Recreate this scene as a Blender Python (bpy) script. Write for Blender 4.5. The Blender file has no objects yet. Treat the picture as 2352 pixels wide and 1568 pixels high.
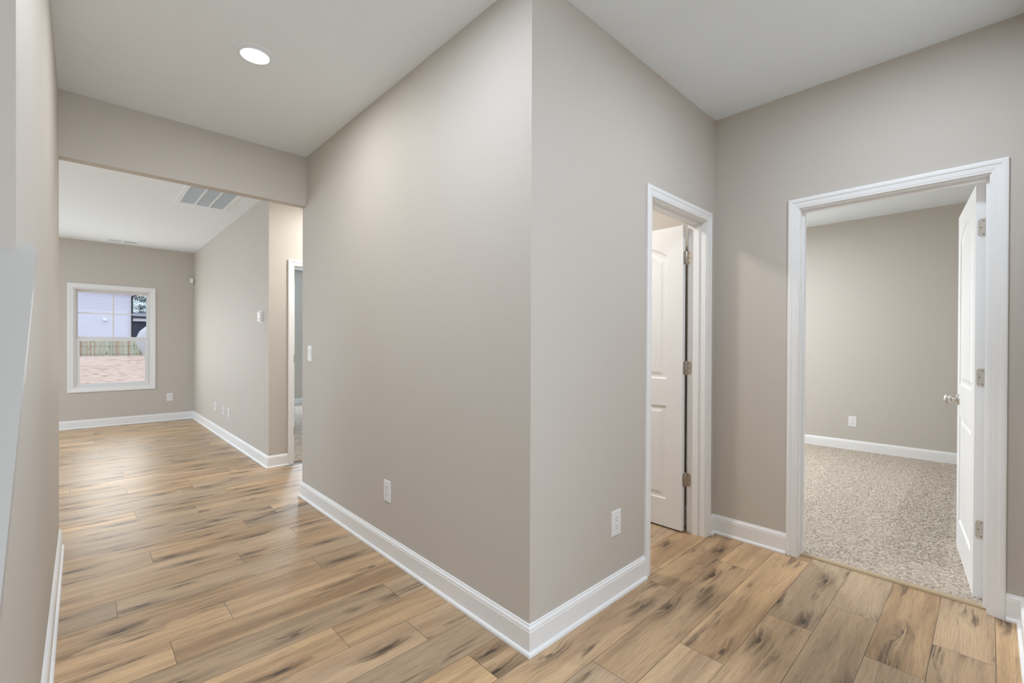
import bpy, bmesh, math, random
import numpy as np
from mathutils import Vector, Matrix

# ------------------------------------------------------------------ camera, world, lights, exposure
SC = bpy.context.scene
COL = SC.collection
H = 2.743
CAMH, YAW, PITCH, ROLL = 1.2474, 0.7593, -0.0044, -0.0040

def make_camera():
    d = Vector((math.sin(YAW), math.cos(YAW), 0)); r = Vector((math.cos(YAW), -math.sin(YAW), 0)); z = Vector((0, 0, 1))
    f = d * math.cos(PITCH) + z * math.sin(PITCH)
    u = z * math.cos(PITCH) - d * math.sin(PITCH)
    r2 = r * math.cos(ROLL) - u * math.sin(ROLL)
    u2 = u * math.cos(ROLL) + r * math.sin(ROLL)
    m = Matrix((r2, u2, -f)).transposed().to_4x4()
    m.translation = Vector((0, 0, CAMH))
    cd = bpy.data.cameras.new('camera'); co = bpy.data.objects.new('camera', cd); COL.objects.link(co)
    co.matrix_world = m
    cd.sensor_width = 36.0; cd.lens = 1042.336 / 2352 * 36.0
    cd.shift_y = 11.54 / 2352
    cd.clip_start = 0.01; cd.clip_end = 500
    SC.camera = co
make_camera()

W = bpy.data.worlds.new('sky'); SC.world = W; W.use_nodes = True
wn = W.node_tree.nodes; wl = W.node_tree.links
bg = wn['Background']; bg.inputs['Strength'].default_value = 1.6
tc = wn.new('ShaderNodeTexCoord'); sx = wn.new('ShaderNodeSeparateXYZ'); rp = wn.new('ShaderNodeValToRGB')
wl.new(tc.outputs['Generated'], sx.inputs[0]); wl.new(sx.outputs['Z'], rp.inputs[0]); wl.new(rp.outputs[0], bg.inputs['Color'])
rp.color_ramp.elements[0].position = 0.0; rp.color_ramp.elements[0].color = (0.40, 0.49, 0.56, 1)
rp.color_ramp.elements[1].position = 0.5; rp.color_ramp.elements[1].color = (0.95, 1.0, 1.08, 1)

SC.view_settings.view_transform = 'Standard'; SC.view_settings.look = 'None'
SC.view_settings.gamma = 1.0; SC.view_settings.use_curve_mapping = False
SC.view_settings.exposure = 0.09
SC.cycles.use_denoising = True
SC.cycles.max_bounces = 12; SC.cycles.diffuse_bounces = 8; SC.cycles.glossy_bounces = 4
SC.cycles.sample_clamp_indirect = 6.0

def area_light(name, loc, direction, size, power, color=(1, 1, 1), disk=False, spread=math.pi):
    ld = bpy.data.lights.new(name, 'AREA'); ld.energy = power; ld.color = color; ld.spread = spread
    if disk: ld.shape = 'DISK'; ld.size = size
    else: ld.shape = 'RECTANGLE'; ld.size, ld.size_y = size
    o = bpy.data.objects.new(name, ld); COL.objects.link(o); o.location = loc
    o.rotation_euler = Vector(direction).to_track_quat('-Z', 'Y').to_euler()
    return o
xB_ = 6.66
WARM = (0.99, 0.955, 0.92); SOFT = (0.89, 0.99, 1.125); DAY = (0.81, 0.955, 1.11)
# daylight at windows, with added fill lights among it
area_light('front_fill_light', (0.45, -2.93, 1.45), (0, 1, 0), (1.5, 1.9), 26.6, DAY)  # added fill from behind the camera; the front wall has no window
area_light('patio_door_daylight', (-2.3, 9.04, 1.1), (0, -1, 0), (1.8, 2.0), 41.0, DAY)
area_light('living_window_daylight', (-4.93, 6.6, 1.4), (1, 0, 0), (2.4, 1.6), 58.8, DAY)
area_light('bedroom_window_daylight', (xB_ - 0.07, 3.80, 1.45), (-1, 0, 0), (1.1, 1.4), 92.0, (0.89, 0.95, 1.02))
area_light('far_bedroom_fill_light', (3.9, 9.70, 1.35), (0, -1, 0), (1.0, 1.4), 72.8, DAY)  # added unseen light to brighten the far bedroom
area_light('seen_window_daylight', (0.355, 9.08, 1.32), (0, -1, 0), (0.72, 1.3), 11.0, (1.0, 0.97, 0.92))
# ceiling fixtures and added fill lamps
area_light('foyer_fill_light', (0.62, -1.0, 2.741), (0, 0, -1), 0.20, 35.0, SOFT, True)  # added fill lamp behind the camera, no fixture modelled
area_light('mid_hall_fill_light', (0.62, 1.40, 2.725), (0, 0, -1), 0.13, 10.0, SOFT, True)  # extra lamp added out of view to lift the hall
area_light('hall_branch_fill_light', (2.15, 0.25, 2.725), (0, 0, -1), 0.24, 11.0, SOFT, True)  # added lamp above the frame, brightens the side passage
area_light('bedroom_ceiling_lamp', (5.05, 2.06, 2.66), (0, 0, -1), 0.20, 46.0, (0.92, 0.97, 1.02), True)
area_light('living_fill_light', (-1.6, 6.5, 2.70), (0, 0, -1), 0.34, 36.0, SOFT, True)  # added fill for the living room, unseen
area_light('side_hall_ceiling_lamp', (2.1, 4.42, 2.72), (0, 0, -1), 0.14, 21.8, WARM, True)
area_light('bathroom_ceiling_lamp', (2.05, 2.3, 2.70), (0, 0, -1), 0.30, 23.1, WARM, True)
area_light('hall_ceiling_lamp', (0.652, 2.627, 2.725), (0, 0, -1), 0.13, 9.3, (0.97, 0.97, 0.97), True)

# ------------------------------------------------------------------ materials
def new_mat(name):
    m = bpy.data.materials.new(name); m.use_nodes = True
    return m, m.node_tree.nodes, m.node_tree.links, m.node_tree.nodes['Principled BSDF']
def ramp(n, stops):
    r = n.new('ShaderNodeValToRGB'); e = r.color_ramp.elements
    e[0].position, e[0].color = stops[0][0], (*stops[0][1], 1) if len(stops[0][1]) == 3 else stops[0][1]
    e[1].position, e[1].color = stops[-1][0], (*stops[-1][1], 1)
    for p, c in stops[1:-1]:
        x = e.new(p); x.color = (*c, 1)
    return r
def g(v): return (v, v, v)
def paint(name, color, rough=0.5, bump=0.05, scale=350, spec=0.4, dist=0.0006):
    m, n, l, b = new_mat(name)
    b.inputs['Base Color'].default_value = (*color, 1); b.inputs['Roughness'].default_value = rough
    b.inputs['Specular IOR Level'].default_value = spec
    if bump:
        t = n.new('ShaderNodeTexCoord'); z = n.new('ShaderNodeTexNoise'); z.inputs['Scale'].default_value = scale
        z.inputs['Detail'].default_value = 3
        bp = n.new('ShaderNodeBump'); bp.inputs['Strength'].default_value = bump; bp.inputs['Distance'].default_value = dist
        l.new(t.outputs['Object'], z.inputs['Vector']); l.new(z.outputs['Fac'], bp.inputs['Height']); l.new(bp.outputs[0], b.inputs['Normal'])
    return m
M = {}
M['wall'] = paint('wall_paint', (0.585, 0.550, 0.503), 0.62, 0.25, 420, 0.3)
M['ceil'] = paint('ceiling_paint', (0.86, 0.925, 0.975), 0.8, 0.5, 160, 0.2, 0.002)
M['trim'] = paint('white_trim_paint', (0.87, 0.88, 0.89), 0.35, 0.0)
M['cap'] = paint('shaded_white_trim_paint', (0.45, 0.435, 0.41), 0.4, 0.0)  # white cap board, its colour greyed to carry the shading
M['plastic'] = paint('white_plastic', (0.83, 0.84, 0.86), 0.35, 0.0)
M['ivory'] = paint('off_white_plastic', (0.80, 0.79, 0.75), 0.4, 0.0)
M['dark'] = paint('dark_slot', (0.03, 0.03, 0.03), 0.6, 0.0)
M['screen'] = paint('grey_display', (0.22, 0.23, 0.22), 0.3, 0.0)
M['duct'] = paint('duct_grey', (0.33, 0.33, 0.33), 0.7, 0.0)  # plain grey for the floor slab and grille screws
M['vinyl'] = paint('white_vinyl', (0.80, 0.81, 0.82), 0.4, 0.0)
M['strip'] = paint('tan_strip', (0.50, 0.39, 0.25), 0.4, 0.0)
M['gutter'] = paint('dark_metal_gutter', (0.015, 0.018, 0.03), 0.5, 0.0)
M['fascia'] = paint('white_fascia', (0.75, 0.76, 0.80), 0.6, 0.0)
M['bark'] = paint('bark', (0.06, 0.045, 0.035), 0.9, 0.6, 60, 0.2, 0.01)
M['leaf'] = paint('leaf_green', (0.035, 0.06, 0.05), 0.7, 0.0)
M['sheet'] = paint('pale_shape_paint', (0.56, 0.58, 0.64), 0.5, 0.0)
M['roofing'] = paint('blue_grey_shingle', (0.10, 0.14, 0.22), 0.8, 0.3, 20)
M['porch'] = paint('dark_porch_screen', (0.05, 0.06, 0.10), 0.7, 0.0)
def metal(name, c, r):
    m, n, l, b = new_mat(name)
    b.inputs['Base Color'].default_value = (*c, 1); b.inputs['Metallic'].default_value = 1; b.inputs['Roughness'].default_value = r
    t = n.new('ShaderNodeTexCoord'); mp = n.new('ShaderNodeMapping'); mp.inputs['Scale'].default_value = (900, 900, 30)
    z = n.new('ShaderNodeTexNoise'); z.inputs['Scale'].default_value = 1
    bp = n.new('ShaderNodeBump'); bp.inputs['Strength'].default_value = 0.06; bp.inputs['Distance'].default_value = 0.0005
    l.new(t.outputs['Object'], mp.inputs[0]); l.new(mp.outputs[0], z.inputs['Vector']); l.new(z.outputs['Fac'], bp.inputs['Height']); l.new(bp.outputs[0], b.inputs['Normal'])
    return m
M['nickel'] = metal('satin_nickel', (0.62, 0.58, 0.53), 0.32)

def glass():
    m, n, l, b = new_mat('window_glass')
    n.remove(b)
    tr = n.new('ShaderNodeBsdfTransparent'); tr.inputs[0].default_value = (0.97, 0.985, 0.99, 1)
    gl = n.new('ShaderNodeBsdfGlossy'); gl.inputs['Roughness'].default_value = 0.02
    fr = n.new('ShaderNodeFresnel'); fr.inputs['IOR'].default_value = 1.22
    mx = n.new('ShaderNodeMixShader')
    l.new(fr.outputs[0], mx.inputs[0]); l.new(tr.outputs[0], mx.inputs[1]); l.new(gl.outputs[0], mx.inputs[2])
    l.new(mx.outputs[0], n['Material Output'].inputs['Surface'])
    return m
M['glass'] = glass()
def emit(name, c, s):
    m, n, l, b = new_mat(name)
    b.inputs['Base Color'].default_value = (0.8, 0.8, 0.8, 1)
    b.inputs['Emission Color'].default_value = (*c, 1); b.inputs['Emission Strength'].default_value = s
    return m
M['lens'] = emit('lamp_lens', (1.0, 0.97, 0.93), 3.0)

def math_node(n, l, op, a, b=None, c=None, clamp=False):
    x = n.new('ShaderNodeMath'); x.operation = op; x.use_clamp = clamp
    for i, v in enumerate((a, b, c)):
        if v is None: continue
        if isinstance(v, (int, float)): x.inputs[i].default_value = v
        else: l.new(v, x.inputs[i])
    return x.outputs[0]
def mixc(n, l, fac, a, b, blend='MIX'):
    x = n.new('ShaderNodeMix'); x.data_type = 'RGBA'; x.blend_type = blend
    if isinstance(fac, (int, float)): x.inputs[0].default_value = fac
    else: l.new(fac, x.inputs[0])
    for i, v in ((6, a), (7, b)):
        if isinstance(v, tuple): x.inputs[i].default_value = (*v, 1)
        else: l.new(v, x.inputs[i])
    return x.outputs[2]
def smooth(n, l, v, a, b):
    x = n.new('ShaderNodeMapRange'); x.interpolation_type = 'SMOOTHSTEP'
    l.new(v, x.inputs[0]); x.inputs[1].default_value = a; x.inputs[2].default_value = b
    return x.outputs[0]
def wood():
    m, n, l, b = new_mat('wood_plank_laminate')
    uv = n.new('ShaderNodeUVMap'); uv.uv_map = 'plank'
    s = n.new('ShaderNodeSeparateXYZ'); l.new(uv.outputs[0], s.inputs[0])
    u, v = s.outputs[0], s.outputs[1]
    def attr(nm):
        a = n.new('ShaderNodeAttribute'); a.attribute_name = nm; return a.outputs['Fac']
    r1, r2, pl = attr('rnd'), attr('tone'), attr('plen')
    uu = math_node(n, l, 'ADD', u, math_node(n, l, 'MULTIPLY', r1, 61.0))
    vv = math_node(n, l, 'ADD', v, math_node(n, l, 'MULTIPLY', r1, 17.0))
    def noise(su, sv, detail=3, rough=0.55, dist=0.0, off=0.0):
        c = n.new('ShaderNodeCombineXYZ')
        l.new(math_node(n, l, 'MULTIPLY', uu, su), c.inputs[0]); l.new(math_node(n, l, 'MULTIPLY', vw, sv), c.inputs[1]); c.inputs[2].default_value = off
        z = n.new('ShaderNodeTexNoise'); z.inputs['Scale'].default_value = 1; z.inputs['Detail'].default_value = detail
        z.inputs['Roughness'].default_value = rough; z.inputs['Distortion'].default_value = dist
        l.new(c.outputs[0], z.inputs['Vector']); return z.outputs['Fac']
    vw = vv
    # knots: one random cell about every 0.75 m along a plank
    c = n.new('ShaderNodeCombineXYZ'); l.new(math_node(n, l, 'MULTIPLY', uu, 2.3), c.inputs[0]); l.new(math_node(n, l, 'MULTIPLY', vv, 8.5), c.inputs[1])
    vo = n.new('ShaderNodeTexVoronoi'); vo.voronoi_dimensions = '2D'; vo.inputs['Scale'].default_value = 1; vo.inputs['Randomness'].default_value = 1
    l.new(c.outputs[0], vo.inputs['Vector'])
    wob = noise(9, 26, 2)
    d = math_node(n, l, 'ADD', vo.outputs['Distance'], math_node(n, l, 'MULTIPLY', math_node(n, l, 'SUBTRACT', wob, 0.5), 0.22))
    sc = n.new('ShaderNodeSeparateColor'); l.new(vo.outputs['Color'], sc.inputs[0])
    has = smooth(n, l, sc.outputs[0], 0.48, 0.68)
    halo = math_node(n, l, 'MULTIPLY', smooth(n, l, d, 0.42, 0.05), has)
    core = math_node(n, l, 'MULTIPLY', smooth(n, l, d, 0.085, 0.03), has)
    # warp the grain around knots and in slow waves
    slow = noise(1.6, 5.0, 2)
    vw = math_node(n, l, 'ADD', vv, math_node(n, l, 'ADD', math_node(n, l, 'MULTIPLY', slow, 0.045), math_node(n, l, 'MULTIPLY', halo, 0.022)))
    broad = noise(0.8, 11.0, 4, 0.6, 0.15, 2.0)
    streak = noise(2.2, 46.0, 8, 0.74, 0.12, 5.0)
    patch = noise(1.9, 11.0, 4, 0.55, 0.1, 7.0)
    pore = noise(16.0, 120.0, 3, 0.7, 0.0, 12.0)
    fine = noise(8.0, 260.0, 4, 0.68, 0.0, 9.0)
    rings = math_node(n, l, 'SINE', math_node(n, l, 'ADD', math_node(n, l, 'MULTIPLY', vw, 430.0), math_node(n, l, 'MULTIPLY', broad, 30.0)))
    rings = math_node(n, l, 'MULTIPLY_ADD', rings, 0.5, 0.5)
    light, mid, dark, grey = WOODC
    tone = smooth(n, l, math_node(n, l, 'ADD', r2, math_node(n, l, 'MULTIPLY', math_node(n, l, 'SUBTRACT', patch, 0.5), 0.7)), 0.1, 1.0)
    base = mixc(n, l, smooth(n, l, broad, 0.36, 0.64), light, mid)
    base = mixc(n, l, math_node(n, l, 'MULTIPLY', tone, 0.64), base, grey)
    base = mixc(n, l, math_node(n, l, 'MULTIPLY', smooth(n, l, streak, 0.50, 0.72), 0.40), base, dark)
    zone = math_node(n, l, 'MAXIMUM', halo, smooth(n, l, patch, 0.575, 0.68))
    base = mixc(n, l, math_node(n, l, 'MULTIPLY', math_node(n, l, 'MULTIPLY', zone, smooth(n, l, streak, 0.40, 0.57)), 0.90), base, dark)
    base = mixc(n, l, math_node(n, l, 'MULTIPLY', rings, math_node(n, l, 'MULTIPLY_ADD', zone, 0.20, 0.05)), base, dark)
    base = mixc(n, l, math_node(n, l, 'MULTIPLY', core, 0.8), base, (0.05, 0.036, 0.026))
    base = mixc(n, l, math_node(n, l, 'MULTIPLY', smooth(n, l, fine, 0.44, 0.72), 0.40), base, dark)
    base = mixc(n, l, math_node(n, l, 'MULTIPLY', smooth(n, l, pore, 0.52, 0.70), 0.26), base, mid)
    val = n.new('ShaderNodeHueSaturation'); l.new(base, val.inputs['Color'])
    l.new(math_node(n, l, 'MULTIPLY_ADD', attr('shade'), 0.26, 0.88), val.inputs['Value'])
    base = val.outputs[0]
    # seams between planks
    ev = math_node(n, l, 'MINIMUM', v, math_node(n, l, 'SUBTRACT', PW, v))
    eu = math_node(n, l, 'MINIMUM', u, math_node(n, l, 'SUBTRACT', pl, u))
    e = math_node(n, l, 'MINIMUM', ev, eu)
    seam = smooth(n, l, e, 0.0017, 0.0005)
    base = mixc(n, l, math_node(n, l, 'MULTIPLY', seam, 0.8), base, (0.05, 0.035, 0.022))
    l.new(base, b.inputs['Base Color'])
    l.new(math_node(n, l, 'MULTIPLY_ADD', fine, 0.16, 0.30), b.inputs['Roughness'])
    b.inputs['Specular IOR Level'].default_value = 0.42
    hgt = math_node(n, l, 'SUBTRACT', math_node(n, l, 'MULTIPLY', fine, 0.25), seam)
    bp = n.new('ShaderNodeBump'); bp.inputs['Strength'].default_value = 0.35; bp.inputs['Distance'].default_value = 0.0012
    l.new(hgt, bp.inputs['Height']); l.new(bp.outputs[0], b.inputs['Normal'])
    return m
PW = 0.1828
WOODC = ((0.68, 0.465, 0.265), (0.43, 0.28, 0.155), (0.115, 0.076, 0.048), (0.47, 0.37, 0.265))
M['wood'] = wood()

def carpet_mat():
    m, n, l, b = new_mat('frieze_carpet')
    a = n.new('ShaderNodeAttribute'); a.attribute_name = 'yarn'
    r = ramp(n, [(0.0, (0.20, 0.155, 0.115)), (0.35, (0.43, 0.365, 0.30)), (0.75, (0.60, 0.53, 0.45)), (1.0, (0.72, 0.66, 0.58))])
    l.new(a.outputs['Fac'], r.inputs[0]); l.new(r.outputs[0], b.inputs['Base Color'])
    b.inputs['Roughness'].default_value = 0.95; b.inputs['Specular IOR Level'].default_value = 0.1
    return m
M['carpet'] = carpet_mat()

def siding_mat():
    m, n, l, b = new_mat('lap_siding_paint')
    b.inputs['Base Color'].default_value = (0.72, 0.73, 0.86, 1); b.inputs['Roughness'].default_value = 0.6
    return m
M['siding'] = siding_mat()
def straw():
    m, n, l, b = new_mat('straw_ground')
    t = n.new('ShaderNodeTexCoord')
    def nz(scale, stretch, detail=4):
        mp = n.new('ShaderNodeMapping'); mp.inputs['Scale'].default_value = stretch
        z = n.new('ShaderNodeTexNoise'); z.inputs['Scale'].default_value = scale; z.inputs['Detail'].default_value = detail
        l.new(t.outputs['Object'], mp.inputs[0]); l.new(mp.outputs[0], z.inputs['Vector']); return z.outputs['Fac']
    r = ramp(n, [(0.30, (0.30, 0.17, 0.12)), (0.46, (0.49, 0.365, 0.305)), (0.75, (0.61, 0.49, 0.44))])
    l.new(nz(3.0, (1, 0.6, 1), 8), r.inputs[0])
    f = smooth(n, l, nz(1.1, (0.7, 0.5, 1), 5), 0.60, 0.72)
    c = mixc(n, l, f, r.outputs[0], (0.28, 0.14, 0.06))
    l.new(c, b.inputs['Base Color']); b.inputs['Roughness'].default_value = 0.95
    return m
M['straw'] = straw()
def fence_mat():
    m, n, l, b = new_mat('weathered_fence_wood')
    t = n.new('ShaderNodeTexCoord'); s = n.new('ShaderNodeSeparateXYZ'); l.new(t.outputs['Object'], s.inputs[0])
    w = n.new('ShaderNodeTexWhiteNoise'); w.noise_dimensions = '1D'
    l.new(math_node(n, l, 'FLOOR', math_node(n, l, 'DIVIDE', s.outputs[0], 0.14)), w.inputs['W'])
    r = ramp(n, [(0.0, (0.42, 0.29, 0.20)), (0.18, (0.46, 0.43, 0.33)), (0.6, (0.44, 0.46, 0.37)), (1.0, (0.52, 0.55, 0.45))])
    l.new(w.outputs['Value'], r.inputs[0])
    z = n.new('ShaderNodeTexNoise'); z.inputs['Scale'].default_value = 5; z.inputs['Detail'].default_value = 4; l.new(t.outputs['Object'], z.inputs['Vector'])
    c = mixc(n, l, smooth(n, l, z.outputs['Fac'], 0.55, 0.72), r.outputs[0], (0.16, 0.16, 0.12))
    l.new(c, b.inputs['Base Color']); b.inputs['Roughness'].default_value = 0.9
    return m
M['fence'] = fence_mat()

# ------------------------------------------------------------------ mesh helpers
def link(name, me, mat, parent=None):
    o = bpy.data.objects.new(name, me); COL.objects.link(o)
    if mat is not None: me.materials.append(mat)
    if parent is not None: o.parent = parent
    return o
def empty(name, loc=(0, 0, 0), rz=0.0, parent=None):
    o = bpy.data.objects.new(name, None); COL.objects.link(o); o.location = loc; o.rotation_euler = (0, 0, rz)
    o.empty_display_size = 0.1
    if parent is not None: o.parent = parent
    return o
def tag(o, label, cat, group=None, kind=None):
    o['label'] = label; o['category'] = cat
    if group: o['group'] = group
    if kind: o['kind'] = kind
    return o
def structure(o): o['kind'] = 'structure'; return o

class MB:
    def __init__(s): s.bm = bmesh.new()
    def box(s, x0, x1, y0, y1, z0, z1, bevel=0.0, seg=2):
        vs = [s.bm.verts.new((x, y, z)) for x in (x0, x1) for y in (y0, y1) for z in (z0, z1)]
        fs = [(0, 1, 3, 2), (4, 6, 7, 5), (0, 4, 5, 1), (2, 3, 7, 6), (0, 2, 6, 4), (1, 5, 7, 3)]
        faces = [s.bm.faces.new([vs[i] for i in f]) for f in fs]
        if bevel:
            ed = list({e for f in faces for e in f.edges})
            bmesh.ops.bevel(s.bm, geom=ed, offset=bevel, segments=seg, affect='EDGES', profile=0.5)
        return s
    def face(s, pts): s.bm.faces.new([s.bm.verts.new(p) for p in pts]); return s
    def prism(s, pts, vec):
        """closed polygon pts (3d) extruded by vec"""
        a = [s.bm.verts.new(p) for p in pts]; b = [s.bm.verts.new(Vector(p) + Vector(vec)) for p in pts]
        s.bm.faces.new(a[::-1]); s.bm.faces.new(b)
        for i in range(len(a)):
            j = (i + 1) % len(a); s.bm.faces.new((a[i], a[j], b[j], b[i]))
        return s
    def lathe(s, prof, origin, axis, seg=24):
        """prof: list of (r, h) along axis"""
        ax = Vector(axis).normalized(); t = Vector((0, 0, 1)) if abs(ax.z) < 0.9 else Vector((1, 0, 0))
        e1 = ax.cross(t).normalized(); e2 = ax.cross(e1); O = Vector(origin); rings = []
        for r, h in prof:
            if r < 1e-6: rings.append([s.bm.verts.new(O + ax * h)])
            else: rings.append([s.bm.verts.new(O + ax * h + (e1 * math.cos(2 * math.pi * k / seg) + e2 * math.sin(2 * math.pi * k / seg)) * r) for k in range(seg)])
        for A, B in zip(rings, rings[1:]):
            for k in range(seg):
                k2 = (k + 1) % seg
                if len(A) == 1 and len(B) == 1: continue
                if len(A) == 1: s.bm.faces.new((A[0], B[k], B[k2]))
                elif len(B) == 1: s.bm.faces.new((A[k], B[0], A[k2]))
                else: s.bm.faces.new((A[k], B[k], B[k2], A[k2]))
        return s
    def sweep(s, rings, closed=False, caps=True):
        """rings: list of lists of points, same count; joins consecutive"""
        R = [[s.bm.verts.new(p) for p in r] for r in rings]; k = len(R[0])
        seq = list(zip(R, R[1:])) + ([(R[-1], R[0])] if closed else [])
        for A, B in seq:
            for i in range(k):
                j = (i + 1) % k; s.bm.faces.new((A[i], A[j], B[j], B[i]))
        if caps and not closed: s.bm.faces.new(R[0][::-1]); s.bm.faces.new(R[-1])
        return s
    def build(s, name, mat, parent=None, smooth=False, recalc=True):
        if recalc: bmesh.ops.recalc_face_normals(s.bm, faces=s.bm.faces)
        me = bpy.data.meshes.new(name); s.bm.to_mesh(me); s.bm.free()
        if smooth:
            for p in me.polygons: p.use_smooth = True
            try: me.set_sharp_from_angle(angle=math.radians(40))
            except Exception: pass
        return link(name, me, mat, parent)

def wall(name, x0, x1, y0, y1, openings=(), axis='x', z0=0.0, z1=H, mat='wall'):
    """box wall with rectangular openings [(a0, a1, zb, zt)] along its long axis"""
    mb = MB()
    A0, A1 = (x0, x1) if axis == 'x' else (y0, y1)
    def piece(a0, a1, b0, b1):
        if a1 - a0 < 1e-5 or b1 - b0 < 1e-5: return
        if axis == 'x': mb.box(a0, a1, y0, y1, b0, b1)
        else: mb.box(x0, x1, a0, a1, b0, b1)
    cur = A0
    for a0, a1, zb, zt in sorted(openings):
        piece(cur, a0, z0, z1); piece(a0, a1, z0, zb); piece(a0, a1, zt, z1); cur = a1
    piece(cur, A1, z0, z1)
    return structure(mb.build(name, M[mat]))

# ------------------------------------------------------------------ plan
xL, yc, yh, ye, zh = 1.3105, 1.2715, 3.785, 3.868, 2.350
xS, xR, yF, xW, yV = -0.0982, 3.0674, 9.1108, 1.3594, 4.9661
T = 0.115
xB, yN = 6.66, -0.113
d1 = (2.2465, 2.936)      # bathroom door jamb faces (x)
d2 = (0.006, 0.772)       # bedroom door jamb faces (y)
d3 = (1.599, 2.365)       # far bedroom door jamb faces (x)
ZJ = 2.048                # underside of head jambs
JT = 0.019

# floor of separate planks in one mesh
def build_floor():
    rng = random.Random(7)
    known = {4: 1.822, 3: 2.315, 2: 2.612, 5: 2.682, 6: 2.188, 0: 2.586, 18: 0.297, 12: 0.270, 10: 0.80, 13: 0.499, 11: 1.137, 16: 0.673, 14: 0.975, 15: 0.12}
    L = 1.218; verts = []; faces = []; uvs = []; rnd = []; tone = []; plen = []; shade = []
    k0, k1 = -17, 51
    for k in range(k0, k1):
        ya = -0.023 + PW * k; yb = ya + PW
        ex = known.get(k, rng.uniform(0, L))
        x = ex - math.ceil((ex + 5.2) / L) * L
        while x < 3.13:
            a, b = max(x, -5.1), min(x + L, 3.13)
            if b <= -5.1 or b - a < 1e-4: x += L; continue
            if yb > 5.03 and a > 1.45: x += L; continue
            i = len(verts)
            verts += [(a, ya, 0), (b, ya, 0), (b, yb, 0), (a, yb, 0)]; faces.append((i, i + 1, i + 2, i + 3))
            uvs += [(a - x, 0), (b - x, 0), (b - x, PW), (a - x, PW)]
            rnd.append(rng.random()); tone.append(rng.random()); plen.append(L); shade.append(rng.random())
            x += L
    me = bpy.data.meshes.new('floor'); me.from_pydata(verts, [], faces); me.update()
    ul = me.uv_layers.new(name='plank'); ul.data.foreach_set('uv', np.array(uvs, np.float32).ravel())
    for nm, dat in (('rnd', rnd), ('tone', tone), ('plen', plen), ('shade', shade)):
        at = me.attributes.new(nm, 'FLOAT', 'FACE'); at.data.foreach_set('value', np.array(dat, np.float32))
    return structure(link('floor', me, M['wood']))
build_floor()
sub = MB(); sub.box(-5.3, 6.9, -3.2, 9.87, -0.20, -0.003); structure(sub.build('floor_slab', M['duct']))
cl = MB(); cl.box(-5.3, 6.9, -3.2, 9.87, H, H + 0.12); structure(cl.build('ceiling', M['ceil']))

# walls
JO = JT + 0.0
wall('wall_center', xL, xL + T, yc, ye, axis='y')
wall('wall_corner', xL + T, xR, yc, yc + T, [(d1[0] - JO, d1[1] + JO, 0, ZJ + JO)])
YB = 4.62
wall('wall_right', xR, xR + T, -1.615, YB, [(d2[0] - JO, d2[1] + JO, 0, ZJ + JO)], axis='y')
wall('wall_near', xL, xR, yN - T, yN)
wall('wall_foyer_right', xL, xL + T, -3.0, yN - T, axis='y')
wall('wall_front', -1.4, xL + T, -3.115, -3.0)
wall('wall_stair_left', -1.4, -1.285, -3.0, yh - 0.03, axis='y')
wall('wall_header', xS, xL, yh, ye, z0=zh)
wall('wall_living_front', -5.0, xS - T, ye - T, ye)
wall('wall_living_left', -5.115, -5.0, ye - T, yF, axis='y')
WO = (-0.081, 0.791, 0.588, 2.047)        # seen window opening
wall('wall_back', -5.115, xW, yF, yF + 0.16, [(WO[0], WO[1], WO[2], WO[3])])
Y3 = 9.75
wall('wall_living_right', xW, xW + T, yV, Y3, axis='y')
wall('wall_far_bedroom_back', xW, 5.115, Y3, Y3 + T)
wall('wall_side_hall_back', xW + T, 5.115, yV, yV + T, [(d3[0] - JO, d3[1] + JO, 0, ZJ + JO)])
wall('wall_side_hall_front', xL + T, xR, ye - T, ye)
wall('wall_side_hall_end', xR - 0.1, xR, ye, yV, axis='y')
wall('wall_bathroom_back', xL + T, xR, 3.2, 3.315)
wall('wall_bedroom_back', xB, xB + T, -1.615, YB + T, axis='y')
wall('wall_bedroom_left', xR, xB, YB, YB + T)
wall('wall_bedroom_right', xR + T, xB, -1.615, -1.5)
wall('wall_far_bedroom_right', 5.0, 5.115, yV + T, Y3, axis='y')
# left wall with the sloped knee wall of the stairs (seen end on)
yk = 1.394; zk = 1.425; SL = 0.83
def knee_z(y): return 0.253 + SL * y
mb = MB()
mb.prism([(xS - T, -0.20, 0), (xS - T, ye, 0), (xS - T, ye, H), (xS - T, yk, H), (xS - T, yk, knee_z(yk)), (xS - T, -0.20, knee_z(-0.20))], (T, 0, 0))
structure(mb.build('wall_left', M['wall']))

# stair cap board on the knee wall
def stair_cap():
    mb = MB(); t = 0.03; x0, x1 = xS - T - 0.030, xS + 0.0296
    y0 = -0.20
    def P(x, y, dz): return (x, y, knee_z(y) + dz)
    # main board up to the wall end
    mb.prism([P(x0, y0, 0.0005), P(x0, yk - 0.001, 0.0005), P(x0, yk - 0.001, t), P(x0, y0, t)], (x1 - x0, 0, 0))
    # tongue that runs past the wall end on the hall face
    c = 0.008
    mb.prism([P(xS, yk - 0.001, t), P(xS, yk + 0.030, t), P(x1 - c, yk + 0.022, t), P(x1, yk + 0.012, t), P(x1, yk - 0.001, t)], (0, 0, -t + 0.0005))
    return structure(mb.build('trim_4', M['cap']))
stair_cap()

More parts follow.
